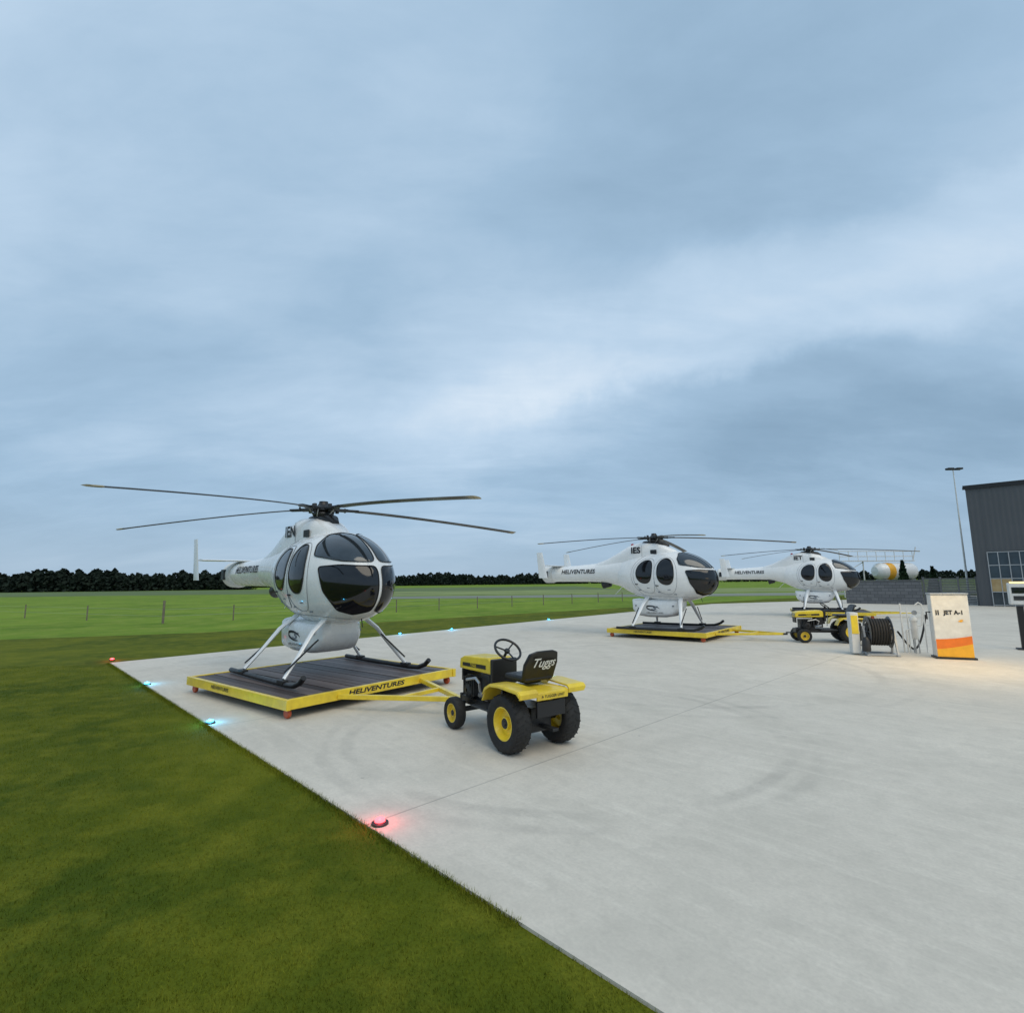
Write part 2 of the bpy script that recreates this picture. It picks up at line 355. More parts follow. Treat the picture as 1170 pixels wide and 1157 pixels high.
# ---------------- helicopter -----------------
CX,CZ=.1,1.53; AF,AR,BW,CT,CBt=1.37,2.0,.70,.79,.74
def egg(al,ep):
    ca,sa=math.cos(al),math.sin(al); ce,se=math.cos(ep),math.sin(ep)
    cr_=abs(ce)**.88; cf_=abs(ce)**1.0
    ca2=ca; sa2=math.copysign(abs(sa)**.92,sa)
    f=max(0,ca)**2
    x=(AF if ca>0 else AR)*(cf_*f+cr_*(1-f))*ca2; y=BW*cr_*sa2*(1-.10*max(0,-ca)); z=(CT if se>0 else CBt)*math.copysign(abs(se)**.97,se)
    if x<0: z=z*(1-.06*x*x)+.05*x*x
    if x>0: z-=.06*x*x
    return Vector((CX+x,y,CZ+z))
def eggN(al,ep,off):
    d=.012; p=egg(al,ep); n=(egg(al+d,ep)-egg(al-d,ep)).cross(egg(al,ep+d)-egg(al,ep-d)).normalized()
    if n.dot(p-Vector((CX,0,CZ)))<0: n=-n
    return p+n*off
def rpoly(c):
    pts=[Vector(p) for p in c]; q=[]
    for i in range(len(pts)):
        a,b=pts[i],pts[(i+1)%len(pts)]
        q+=[a.lerp(b,.08),a.lerp(b,.3),a.lerp(b,.5),a.lerp(b,.7),a.lerp(b,.92)]
    pts=q
    for _ in range(2):
        q=[]
        for i in range(len(pts)):
            a,b=pts[i],pts[(i+1)%len(pts)]; q+=[a.lerp(b,.25),a.lerp(b,.75)]
        pts=q
    return pts
def oval(ca,ce,ra,re,e=2.3,n=44):
    o=[]
    for i in range(n):
        q=2*PI*i/n; c,s=math.cos(q),math.sin(q)
        o.append(Vector((ca+ra*math.copysign(abs(c)**(2/e),c),ce+re*math.copysign(abs(s)**(2/e),s))))
    return o
def patch(bound,off,sgn,rings=9):
    n=len(bound); c=sum(bound,Vector((0,0)))/n; vs=[eggN(R(c.x)*sgn,R(c.y),off)]; fs=[]
    for r in range(1,rings+1):
        for p in bound:
            q=c.lerp(p,r/rings); vs.append(eggN(R(q.x)*sgn,R(q.y),off if r<rings else off*.4))
    for k in range(n): fs.append((0,1+k,1+(k+1)%n))
    for r in range(rings-1):
        for k in range(n):
            a=1+r*n; b=a+n; l=(k+1)%n; fs.append((a+k,b+k,b+l,a+l))
    return MB().add(vs,fs)
def rim(bound,off,sgn,r): return MB().tube([eggN(R(p.x)*sgn,R(p.y),off) for p in bound],r,6,closed=True)
def make_heli(loc,h,reg,label,blade0,lag):
    t=thing('helicopter',loc,math.atan2(h[1],h[0]),label,'helicopter','white helicopters parked on yellow dollies')
    na,ne=120,60; vs=[];fs=[]
    for j in range(1,ne):
        for i in range(na): vs.append(egg(2*PI*i/na,-PI/2+PI*j/ne))
    for j in range(ne-2):
        for i in range(na):
            l=(i+1)%na; fs.append((j*na+i,j*na+l,(j+1)*na+l,(j+1)*na+i))
    k=len(vs); vs+=[egg(0,-PI/2),egg(0,PI/2)]
    for i in range(na): fs+=[(k,(i+1)%na,i),(k+1,(ne-2)*na+i,(ne-2)*na+(i+1)%na)]
    fus=MB().add(vs,fs).build('fuselage',WHITE,t,ang=80)
    for s in (-1,1):
        for (pb,wb) in ((oval(86,2,12.5,44,3),oval(86.5,13,9.5,30,2.5)),(oval(109,2,10.5,42,3),oval(108.5,12,8,27,2.4))):
            d=patch(pb,.006,s).build('door',WHITE,t,ang=80)
            rim(pb,.005,s,.004).build('door_seam',GREYD,d)
            patch(wb,.016,s).build('window',GLASS,d,ang=80); rim(wb,.012,s,.008).build('window_seal',SEAL,d)
            c=eggN(R(pb[0].x-2)*s,R(-19),.02); MB().box(c,(.09,.02,.025)).build('door_handle',SEAL,d,bevel=.004)
        up_=rpoly([(1.9,24.5),(1.9,65),(30,69),(60,62),(70,42),(69,26),(40,22.5)])
        g=patch(up_,.012,s,16).build('windscreen',GLASS2,t,ang=80); rim(up_,.01,s,.007).build('windscreen_seal',SEAL,g)
        ch=rpoly([(1.9,20),(1.9,-33),(22,-40),(42,-35),(57,-12),(63,14),(40,18.5)])
        g=patch(ch,.012,s,16).build('chin_window',GLASS,t,ang=80); rim(ch,.01,s,.007).build('windscreen_seal',SEAL,g)
        MB().tube([eggN(R(a)*s,R(-50),.002) for a in range(20,150,6)],.004,6).build('panel_seam',GREYD,t)
        MB().tube([eggN(R(122)*s,R(a),.002) for a in range(-50,60,6)],.004,6).build('panel_seam',GREYD,t)
        for (aa,ee) in ((96,-36),(118,-34),(75,-42),(84,-29),(106,-26)):
            c=eggN(R(aa)*s,R(ee),.004); MB().box(c,(.09,.012,.025)).build('placard',GREYD,t)
        MB().tube([(-1.28,s*1.06,.05),(-.5,s*1.06,.045),(.75,s*1.06,.045),(1.02,s*1.06,.06),(1.2,s*1.06,.12),(1.3,s*1.06,.2)],[.038]*6,12).build('skid',BLACK,t)
        for x0,x1 in ((.5,.66),(-.62,-.78)):
            st=MB()
            a0=Vector((x0*.9,s*.32,.92)); a1=Vector((x1,s*1.04,.11)); mid=a0.lerp(a1,.3)+Vector((0,s*.03,.04))
            pts=[a0,mid,a0.lerp(a1,.65)+Vector((0,s*.01,.015)),a1]; N=12; vs=[];fs=[]
            for pi_,p in enumerate(pts):
                dd=(pts[min(pi_+1,3)]-pts[max(pi_-1,0)]).normalized(); yy=dd.cross(Vector((1,0,0))).normalized()
                wx=(.075,.06,.046,.032)[pi_]; wy=(.035,.028,.024,.026)[pi_]
                for q in range(N):
                    a=2*PI*q/N; vs.append(p+Vector((1,0,0))*math.cos(a)*wx+yy*math.sin(a)*wy)
            for i in range(3):
                for q in range(N): l=(q+1)%N; fs.append((i*N+q,i*N+l,(i+1)*N+l,(i+1)*N+q))
            st=st.add(vs,fs).build('skid_strut',WHITE,t)
            MB().box((x1,s*1.06,.075),(.2,.09,.06)).build('skid_shoe',BLACK,st,bevel=.01)
            MB().bar((x1,s*1.04,.2),(x1+.02,s*.55,.62),.02,.02).build('damper',BLACK,st)
    PX=-.30
    pod=MB().loft([(PX-.78,.78,.24,.09),(PX-.72,.70,.36,.18),(PX-.55,.62,.43,.25),(PX-.25,.60,.44,.27),(PX+.25,.60,.44,.27),(PX+.5,.62,.41,.25),(PX+.68,.69,.34,.17),(PX+.76,.76,.24,.09)],e=4.4).build('belly_pod',WHITE,t)
    for s in (-1,1):
        def S(x,y,s=s): return (PX-.05-s*x*1.0,s*(.447-.06*max(0,abs(y)-.10)),.605+y)
        mb=MB(); N=40
        def crv(q): return (.21*math.cos(q),.062*math.sin(q)-.03*math.cos(q))
        for i in range(N):
            q0=.35+(2*PI-1.2)*i/N; q1=.35+(2*PI-1.2)*(i+1)/N
            w0=.005+.018*math.sin(PI*i/N); w1=.005+.018*math.sin(PI*(i+1)/N)
            x0,y0=crv(q0); x1,y1=crv(q1)
            mb.add([S(x0,y0-w0),S(x1,y1-w1),S(x1,y1+w1),S(x0,y0+w0)],[(0,1,2,3)])
        lg=mb.build('pod_logo',DECAL,t,smooth=False)
        text('S',.15,lambda x,y,s=s:S(x*2.2,y,s),'pod_letter',GREYD,lg,.04,shear=.4)
        text('HELIVENTURES',.055,lambda x,y,s=s:S(x*1.4+.05,y-.135,s),'pod_letter',DECAL,lg,.01)
        for kx in(-.60,.55): MB().box((PX+kx,s*.415,.68),(.05,.012,.04)).build('pod_latch',GREYD,pod)
    cw=MB().loft([(.40,2.24,.03,.03),(.28,2.2,.16,.16),(.0,2.16,.27,.34),(-.32,2.14,.34,.44),(-.8,2.12,.355,.50),(-1.15,2.06,.34,.47),(-1.5,1.96,.31,.39),(-1.9,1.84,.28,.31),(-2.3,1.76,.25,.26)],e=3.2).build('engine_cowling',WHITE,t)
    for s in (-1,1):
        text(reg,.26,lambda x,y:(-.86-s*x,s*.361,2.36+y),'registration_letters',DECAL,cw,.035)
        MB().box((-.30,s*.332,2.3),(.2,.02,.13)).build('air_intake',DSTEEL,cw,bevel=.01)
        MB().tube([(-.66,s*.356,2.0),(-.66,s*.356,2.52)],.004,5).build('cowling_seam',GREYD,cw)
    MB().loft([(.08,2.46,.06,.06),(-.05,2.52,.12,.1),(-.38,2.56,.15,.12),(-.7,2.56,.12,.1),(-.8,2.55,.06,.05)],e=2.6).build('mast_fairing',BLACK,t)
    MB().loft([(-.9,1.64,.48,.54),(-1.4,1.69,.43,.46),(-1.8,1.71,.37,.38),(-2.3,1.72,.31,.31)],e=2.1).build('aft_fuselage',WHITE,t)
    def bzc(x): return 1.72-.05*(-x-1.9)/2.1
    bo=MB().loft([(-1.9,1.72,.33,.33),(-2.6,bzc(-2.6),.29,.29),(-3.3,bzc(-3.3),.265,.265),(-4.0,bzc(-4.0),.245,.245)]).build('tail_boom',WHITE,t)
    th=MB().loft([(-3.98,1.67,.26,.26),(-4.05,1.67,.285,.285),(-4.32,1.67,.28,.28),(-4.42,1.67,.2,.2)]).build('thruster',WHITE2,t)
    MB().box((-4.2,-.21,1.67),(.16,.2,.22)).build('thruster_slot',DSTEEL,th)
    for s in (-1,1):
        text('HELIVENTURES',.19,lambda x,y,s=s:(-2.95-s*x,s*(math.sqrt(max(.0,(.277+.04*(-s*x))**2-(y+.05)**2))+.016),1.745+y),'boom_lettering',DECAL,bo,.025,shear=.15)
    def foil(mb,y0,y1,x0,c0,c1,z0,z1,th_,axis='h'):
        n=14; prof=[]
        for i in range(n):
            q=2*PI*i/n; prof.append((math.cos(q)*.5,math.sin(q)*.5*(1.0 if math.cos(q)>0 else .6)))
        vs=[]
        for k,(a,zv,cc) in enumerate(((y0,z0,c0),(y1,z1,c1))):
            for (u,v) in prof: vs.append((x0+u*cc,a,zv+v*th_) if axis=='h' else (x0+u*cc-(.12 if k else 0),zv+v*th_,a))
        return mb.add(vs,[(i,(i+1)%n,(i+1)%n+n,i+n) for i in range(n)]+[tuple(range(n))[::-1],tuple(range(n,2*n))])
    sb=foil(MB(),-.88,.88,-3.85,.40,.40,1.96,1.96,.045).build('horizontal_stabiliser',WHITE,t)
    MB().box((-3.85,0,1.91),(.3,.06,.1)).build('stabiliser_mount',WHITE,sb,bevel=.01)
    for s in(-1,1):
        f=MB(); foil(f,1.55,2.4,-3.92,.34,.22,s*.9,s*.92,.03,'v'); f.build('tail_fin',WHITE,t)
    MB().lathe([(.0,0),(.1,0),(.13,.02),(.13,.28),(.11,.28),(.11,.05),(0,.05)],(-1.9,0,1.38),(-1,0,-.25),20).build('exhaust_pipe',DSTEEL,t)
    hx=-.38; hzz=2.75
    MB().tube([(hx,0,2.5),(hx,0,2.8)],[.1,.05],14).build('rotor_mast',DSTEEL,t)
    sw=MB().lathe([(0,-.03),(.17,-.03),(.18,0),(.17,.03),(0,.03)],(hx,0,2.66),(0,0,1),24).build('swashplate',DSTEEL,t)
    for k in range(5):
        a=blade0+k*72; c,s=math.cos(R(a)),math.sin(R(a))
        MB().tube([(hx+c*.15,s*.15,2.62),(hx+c*.22-s*.08,s*.22+c*.08,2.76)],.014,8).build('pitch_link',STEEL,sw)
    MB().lathe([(0,-.06),(.14,-.06),(.2,-.03),(.2,.02),(.12,.05),(.08,.1),(.075,.14),(0,.15)],(hx,0,hzz),(0,0,1),24).build('rotor_hub',BLACK,t)
    for k in range(5):
        a=R(blade0+k*72+lag[k]); c,s=math.cos(a),math.sin(a); d=Vector((c,s,0)); pz=Vector((-s,c,0))
        g=MB(); o=Vector((hx,0,hzz)); g.bar(o+d*.12,o+d*.42,.15,.045); g.bar(o+d*.38,o+d*.62,.095,.04); g.tube([o+d*.24+Vector((0,0,-.06)),o+d*.24+Vector((0,0,.08))],.035,8); g.tube([o+d*.4+pz*.08+Vector((0,0,-.03)),o+d*.4+pz*.08+Vector((0,0,.05))],.018,8)
        bl=MB(); N=16; vs=[];fs=[]; DR=.22
        prof=[(-.5,0),(-.3,.28),(0,.5),(.3,.5),(.46,.25),(.5,0),(.46,-.25),(.3,-.45),(0,-.4),(-.3,-.15)]
        def bz(r): i_=(r-.58)/3.44; return -DR*i_**1.35-.008*r
        for i in range(N+1):
            r=.58+(4.02-.58)*i/N
            for u,v in prof: vs.append(o+d*r+pz*(u*.172)+Vector((0,0,bz(r)+v*.022-u*.02)))
        m_=len(prof)
        for i in range(N):
            for k2 in range(m_):
                l=(k2+1)%m_; fs.append((i*m_+k2,i*m_+l,(i+1)*m_+l,(i+1)*m_+k2))
        fs+=[tuple(range(m_))[::-1],tuple(N*m_+q for q in range(m_))]
        bo_=bl.add(vs,fs).build('rotor_blade',BLADE,t)
        g.build('blade_grip',DSTEEL,bo_,bevel=.006)
        tp=MB(); vs=[]
        for rr in (3.9,4.025):
            for u,v in prof: vs.append(o+d*rr+pz*(u*.178)+Vector((0,0,bz(rr)+v*.028-u*.02)))
        tp.add(vs,[(q,(q+1)%m_,(q+1)%m_+m_,q+m_) for q in range(m_)]+[tuple(range(m_))[::-1],tuple(range(m_,2*m_))]).build('blade_tip',TIP,bo_)
    MB().tube([(.95,.0,.96),(1.0,0,.78)],[.012,.006],6).build('antenna',BLACK,t)
    MB().tube([(-1.5,0,1.24),(-1.75,0,1.0)],[.014,.006],6).build('antenna',WHITE,t)
    MB().lathe([(0,0),(.05,0),(.045,.06),(0,.08)],(-1.1,0,2.53),(0,0,1),14).build('beacon',REDL,t)
    return t
def make_deck(c,h,label):
    t=thing('helicopter_dolly',(c[0],c[1],0),math.atan2(h[1],h[0]),label,'helicopter dolly','yellow helicopter dollies')
    L=1.48
    dk=MB()
    for k in range(20): dk.box((0,-1.43+.143*(k+.5),.215+random.uniform(-.003,.003)),(2*L-.08,.143-.014,.05))
    dk.box((0,0,.178),(2*L-.1,2*L-.1,.01))
    dk.build('deck',PLANK,t,smooth=False)
    for s in(-1,1):
        MB().box((0,s*L,.185),(2*L+.1,.06,.13)).build('side_rail',YEL,t,bevel=.006)
        MB().box((s*L,0,.186),(.06,2*L-.065,.13)).build('end_rail',YEL,t,bevel=.006)
    MB().box((0,0,.145),(2*L-.1,.1,.045)).build('cross_beam',YEL,t)
    for sx in(-1,1):
        for sy in(-1,1):
            w=MB().lathe([(0,-.025),(.055,-.025),(.062,-.015),(.062,.015),(.055,.025),(0,.025)],(sx*(L-.08),sy*(L-.06),.063),(0,1,0),20).build('caster_wheel',CAST,t)
            MB().box((sx*(L-.08),sy*(L-.06),.118),(.08,.07,.016)).build('caster_fork',DSTEEL,w)
    db=MB(); ap=(L+1.62,0,.2)
    db.bar((L+.03,-.75,.17),ap,.06,.06); db.bar((L+.03,.75,.17),(ap[0],0,.2),.06,.06); db.bar((L+.85,-.36,.185),(L+.85,.36,.185),.05,.05)
    d=db.build('drawbar',YEL,t,bevel=.004)
    MB().lathe([(.03,-.02),(.06,-.02),(.06,.02),(.03,.02)],(ap[0]+.03,0,.2),(0,0,1),16,closed=True).build('tow_eye',DSTEEL,d)
    text('HELIVENTURES',.105,lambda x,y:(L+.0335,-.1+x*1.4,.188+y*.85),'rail_lettering',DECAL,t,.03,shear=.2)
    text('HELIVENTURES',.07,lambda x,y:(-.35+x*1.2,-L-.0335,.19+y),'rail_lettering',DECAL,t,.02,shear=.2)
    return t
h1=(.785,-.62)
dc=(gp(224,769,.24)+gp(522,768,.24))/2
make_deck((dc.x,dc.y),h1,'large yellow dolly with dark plank deck under the nearest helicopter, hitched to the garden tractor')
ha=-43; hh1=(math.cos(R(ha)),math.sin(R(ha)))
make_heli((-3.06,9.1,.245),hh1,'IEN','white helicopter marked IEN, nearest of the three, on the dolly behind the garden tractor',33-ha,[0,0,-5,5,-5])
D2=(5.0,16.9); make_deck(D2,(.77,-.64),'yellow dolly under the middle helicopter, its long drawbar reaching to the right')
make_heli((4.75,16.5,.245),(.82,-.57),'IES','white helicopter marked IES, middle of the three, black nose pointing right',20,[0,2,-3,2,-2])
D3=(14.2,24.4); make_deck(D3,(.9,-.43),'farthest yellow dolly, under the helicopter near the block wall')
make_heli((13.9,24.3,.245),(.88,-.47),'IET','white helicopter marked IET, farthest of the three, in front of the block wall',-8,[0,-2,3,0,2])
# ---------------- tractor -----------------
def wheel(t,x,y,r,wd,rr,s,lugs,nm):
    w=MB(); hw=wd/2
    prof=[(rr,-hw*.72),(r*.80,-hw),(r*.93,-hw*.9),(r*.99,-hw*.55),(r,0),(r*.99,hw*.55),(r*.93,hw*.9),(r*.80,hw),(rr,hw*.72)]
    w.lathe(prof,(x,y,r),(0,1,0),48,closed=True)
    if lugs:
        for k in range(24):
            for sd in(-1,1):
                q=2*PI*(k+(.5 if sd>0 else 0))/24; c,s_=math.cos(q),math.sin(q); q2=q+.13; c2,s2=math.cos(q2),math.sin(q2)
                w.bar((x+c*r*.992,y+sd*hw*.08,r+s_*r*.992),(x+c2*r*.962,y+sd*hw*.8,r+s2*r*.962),.018,.012)
    wo=w.build(nm,RUB,t,ang=50)
    rm=MB()
    rm.lathe([(rr+.008,-hw*.74),(rr+.008,-hw*.6),(rr*.93,-hw*.5),(rr*.93,hw*.45),(rr*1.0,hw*.6),(rr+.01,hw*.74),(rr-.006,hw*.74),(rr*.88,hw*.4),(rr*.8,hw*.1),(rr*.42,hw*.15),(rr*.38,hw*.45),(rr*.2,hw*.5),(0,hw*.5)],(x,y,r),(0,s,0),32)
    rm.build('rim',YEL,wo)
    MB().lathe([(0,hw*.64),(rr*.15,hw*.62),(rr*.18,hw*.5),(rr*.3,hw*.53),(rr*.34,hw*.44)],(x,y,r),(0,s,0),20).build('hub_cap',DSTEEL,wo)
def make_tractor(loc,rz,label):
    t=thing('garden_tractor',loc,rz,label,'tractor','small yellow tow tractors')
    for s in(-1,1):
        wheel(t,0,s*.32,.285,.205,.158,s,True,'rear_wheel'); wheel(t,1.13,s*.31,.178,.125,.104,s,False,'front_wheel')
    fr=MB()
    for s in(-1,1): fr.box((.62,s*.13,.3),(1.25,.04,.09))
    fr.box((1.27,0,.3),(.04,.3,.12)); fr.box((1.13,0,.2),(.06,.52,.05)); fr.box((.02,0,.3),(.3,.26,.24)); fr.tube([(0,-.28,.287),(0,.28,.287)],.04,12)
    fr.bar((1.13,-.2,.2),(1.13,-.2,.3),.05,.05); fr.bar((1.13,.2,.2),(1.13,.2,.3),.05,.05)
    fr.build('chassis',BLACK,t,bevel=.005)
    en=MB(); en.box((.98,0,.47),(.36,.24,.26))
    for k in range(6): en.box((.86+k*.045,.15,.49),(.012,.14,.2))
    en.lathe([(0,0),(.1,0),(.11,.03),(.1,.06),(0,.06)],(1.02,.13,.44),(0,1,0),20); en.tube([(.9,-.14,.42),(.9,-.2,.42),(1.1,-.2,.42)],.04,12)
    e_=en.build('engine',DSTEEL,t,bevel=.004)
    MB().lathe([(0,.0),(.075,0),(.08,.02),(.02,.03)],(1.0,.195,.44),(0,1,0),20).build('flywheel_cover',BLACK,e_)
    MB().tube([(.83,.12,.42),(.75,.19,.42),(.66,.2,.44)],.03,10).build('air_filter',STEEL,e_)
    hp=[(.58,.66),(.58,.80),(.64,.84),(1.18,.81),(1.27,.775),(1.285,.655)]
    hd=MB().prism(hp,lambda x,z:(x,-.16,z),lambda x,z:(x,.16,z)).build('bonnet',YEL,t,bevel=.015)
    for s in(-1,1):
        MB().prism([(.68,.705),(.68,.75),(1.2,.735),(1.2,.695)],lambda x,z:(x,s*.161,z),lambda x,z:(x,s*.165,z)).build('bonnet_stripe',BLACK,hd,smooth=False)
    text('TUGGS',.042,lambda x,y:(.95-x,.1665,.722+y),'bonnet_lettering',YEL,hd,.02)
    MB().box((1.262,0,.58),(.03,.26,.14)).build('grille',BLACK,t,bevel=.004)
    for s in(-1,1): MB().lathe([(0,.01),(.03,.01),(.034,0)],(1.285,s*.08,.72),(1,0,0),14).build('headlight',STEEL,t)
    for s in(-1,1): MB().box((.69,s*.14,.52),(.16,.03,.26)).build('side_panel',BLACK,t,bevel=.005)
    MB().box((.55,0,.69),(.05,.34,.28)).build('dashboard',BLACK,t,bevel=.01)
    MB().box((.60,.0,.53),(.1,.28,.1)).build('battery_box',BLACK,t,bevel=.01)
    MB().tube([(.6,0,.78),(.47,0,.93)],.016,10).build('steering_column',BLACK,t)
    ax=Vector((-.13,0,.15)).normalized(); o=Vector((.465,0,.935)); a=ax.orthogonal().normalized(); b=ax.cross(a)
    sw=MB().tube([o+(a*math.cos(2*PI*k/32)+b*math.sin(2*PI*k/32))*.155 for k in range(32)],.014,8,closed=True)
    for k in range(3):
        q=2*PI*k/3+.5; sw.tube([o-ax*.02,o+(a*math.cos(q)+b*math.sin(q))*.15],.009,8)
    sw.lathe([(0,.01),(.03,.005),(.035,-.02),(0,-.03)],o-ax*.01,ax,14); sw.build('steering_wheel',BLACK,t)
    for s in(-1,1): MB().box((.52,s*.24,.335),(.4,.2,.02)).build('footrest',DSTEEL,t,bevel=.004)
    fpo=[(-.335,.565),(-.345,.615),(-.31,.645),(.02,.66),(.2,.648),(.29,.60),(.335,.50),(.36,.46),(.345,.455),(.32,.49),(.275,.585),(.195,.63),(.02,.642),(-.30,.627),(-.325,.605),(-.318,.565)]
    fm=MB()
    for s in(-1,1): fm.prism(fpo,lambda x,z:(x,s*.20,z),lambda x,z:(x,s*.42,z))
    fm.prism([(-.325,.53),(-.332,.60),(-.30,.618),(.2,.618),(.2,.602),(-.295,.602),(-.312,.59),(-.308,.53)],lambda x,z:(x,-.199,z),lambda x,z:(x,.199,z))
    fd=fm.build('rear_fender',YEL,t,bevel=.004)
    for s in(-1,1):
        lipp=[(-.335,.585),(-.34,.615),(-.31,.64),(.02,.655),(.2,.643),(.285,.60),(.33,.52),(.27,.575),(.19,.62),(.02,.632),(-.29,.617)]
        MB().prism(lipp,lambda x,z:(x,s*.422,z),lambda x,z:(x,s*.433,z)).build('fender_lip',YEL,fd,bevel=.003)
    text('A TUGGER UNIT',.038,lambda x,y:(-.3335,-x*1.05,.565+y),'fender_lettering',DECAL,fd,.01)
    MB().prism([(-.18,.36),(-.18,.51),(.18,.51),(.18,.36)],lambda y,z:(-.30,y,z),lambda y,z:(-.27,y,z)).build('rear_plate',BLACK,t,bevel=.004)
    st=MB(); st.box((.08,0,.70),(.36,.38,.06)); st.box((.08,0,.655),(.2,.2,.04))
    st.build('seat',BLACK,t,bevel=.025)
    bp=[(-.20,.0),(-.215,.17),(-.18,.28),(-.1,.305),(.1,.305),(.18,.28),(.215,.17),(.20,.0)]
    def sb(y,z,o): return (-.115-.40*z-o+.6*y*y,y,.685+z)
    MB().prism(bp,lambda y,z:sb(y,z,0),lambda y,z:sb(y,z,-.045)).build('seat_back',BLACK,t,bevel=.015)
    text('Tuggs',.13,lambda x,y:sb(-x,y*1.0+.18,.010),'seat_lettering',TYREW,t,.012,shear=.3)
    MB().bar((1.29,0,.24),(1.5,0,.24),.06,.03).build('front_hitch',DSTEEL,t,bevel=.004)
    MB().bar((-.14,0,.24),(-.36,0,.24),.07,.03).build('rear_hitch',DSTEEL,t,bevel=.004)
    MB().tube([(.4,-.2,.4),(.36,-.21,.72)],.009,8).build('gear_lever',STEEL,t)
    MB().tube([(.75,.19,.46),(.72,.22,.56),(.8,.22,.6),(1.0,.22,.56)],.018,10).build('exhaust_pipe',STEEL,t)
    return t
rl,rr_,fl=gp(587,860),gp(642,847),gp(516,833)
rm_=(rl+rr_)/2; ax_=(rr_-rl).normalized(); hd1=Vector((-ax_.y,ax_.x,0)); 
tr=make_tractor((rm_.x-.045,rm_.y+.02,0),math.atan2(hd1.y,hd1.x),'yellow garden tractor with white lettering on black seat, hitched to the nearest dolly')
ap2=Vector((D2[0],D2[1],0))+Vector((.77,-.64,0)).normalized()*(1.48+1.62)
td=Vector((.95,-.2,0)).normalized(); t2=copy_tree(tr); p2=ap2+td*1.55
t2.location=(p2.x,p2.y,0); t2.rotation_euler=(0,0,math.atan2(-td.y,-td.x)); t2['label']='far yellow and black tow tractor beside the hose reel, hitched to the middle dolly'
# ---------------- fuel dispenser -----------------
g=gp(1090,752); fd=thing('fuel_dispenser',(g.x,g.y,0),R(-24),'white jet fuel dispenser cabinet with orange base and black lettering beside the hose','fuel dispenser')
W=.305
MB().box((0,0,.68),(2*W+.02,.30,1.28)).build('cabinet',WHITE2,fd,bevel=.012)
MB().box((0,0,.02),(2*W+.08,.36,.04)).build('base_plate',DSTEEL,fd)
Fy=-.1535
def fp_(x,z,o=0): return (x,Fy-o,z)
xs=[-W+2*W*i/20 for i in range(21)][::-1]
def sw_(name,m,z0,dz,ex,o0):
    MB().prism([(-W,.045),(W,.045)]+[(x,z0-dz*((x+W)/(2*W))**ex) for x in xs],lambda x,z:fp_(x,z,o0),lambda x,z:fp_(x,z,o0+.003)).build(name,m,fd,smooth=False)
sw_('orange_swoosh',ORANGE,.40,-.08,1.8,.002)
sw_('amber_swoosh',YO,.20,-.12,1.4,.004)
text('JET A-1',.118,lambda x,y:fp_(x*.90+.045,.95+y,.003),'lettering',DECAL,fd,.04)
for k in(0,1): MB().box(fp_(-.25+k*.036,.95,.003),(.02,.004,.10)).build('lettering_bar',DECAL,fd)
MB().prism([(.10,.77),(.155,.755),(.20,.78),(.17,.785),(.20,.815),(.14,.80)],lambda x,z:fp_(x,z,0),lambda x,z:fp_(x,z,.003)).build('emblem',YO,fd,smooth=False)
MB().box((0,0,1.335),(2*W+.04,.34,.03)).build('cabinet_lid',GREYM,fd,bevel=.006)
MB().tube([(-W-.01,0,.95),(-W-.08,0,.95),(-W-.08,-.02,.8)],.015,8).build('nozzle_bracket',DSTEEL,fd)
# hose reel
g=gp(1006,748); hr=thing('hose_reel',(g.x,g.y,0),R(-20),'black fuel hose reel on a white and yellow steel frame left of the dispenser','hose reel')
fr=MB()
for s in(-1,1):
    fr.bar((s*.28,-.22,0.02),(s*.28,0,.62),.04,.04); fr.bar((s*.28,.22,0.02),(s*.28,0,.62),.04,.04); fr.box((s*.28,0,.02),(.06,.56,.04))
fr.box((0,-.22,.03),(.6,.04,.04)); fr.box((0,.22,.03),(.6,.04,.04))
fr.build('frame',GREYM,hr,bevel=.004)
dr=MB()
for s in(-1,1): dr.lathe([(.24,-.008),(.33,-.008),(.345,0),(.33,.008),(.24,.008)],(s*.21,0,.5),(1,0,0),36,closed=True)
for s in(-1,1):
    for k in range(4):
        q=PI*k/4; dr.bar((s*.21,math.cos(q)*.3,.5+math.sin(q)*.3),(s*.21,-math.cos(q)*.3,.5-math.sin(q)*.3),.02,.01)
dr.tube([(-.3,0,.5),(.3,0,.5)],.03,12); drm=dr.build('drum',MIDG,hr)
hs=[]
for i in range(420):
    q=i/420; n_=q*14*2*PI; lay=int(q*2); x=(-.18+.36*((q*2)%1)) if lay==0 else .18-.36*((q*2)%1)
    hs.append((x,math.cos(n_)*(.22+.05*lay),.5+math.sin(n_)*(.22+.05*lay)))
MB().tube(hs,.026,8).build('coiled_hose',RUB,hr)
MB().box((-.47,0,.48),(.16,.3,.88)).build('pump_cabinet',WHITE2,hr,bevel=.01)
MB().box((-.47,-.155,.66),(.13,.012,.4)).build('yellow_panel',YEL,hr,bevel=.002)
MB().tube([(-.36,.1,.2),(-.3,.1,.18),(-.25,.05,.5)],.02,8).build('feed_pipe',STEEL,hr)
MB().lathe([(0,0),(.07,0),(.08,.03),(.08,.25),(.05,.3),(0,.3)],(-.3,-.24,.1),(0,0,1),18).build('motor',DSTEEL,hr)
g=gp(1048,746); ft=thing('fuel_filter',(g.x,g.y,0),R(-20),'white upright fuel filter with pipes between the hose reel and dispenser','fuel filter')
MB().lathe([(0,.3),(.05,.3),(.065,.34),(.065,.7),(.08,.71),(.08,.75),(.06,.78),(.03,.82),(0,.83)],(0,0,0),(0,0,1),24).build('vessel',WHITE2,ft)
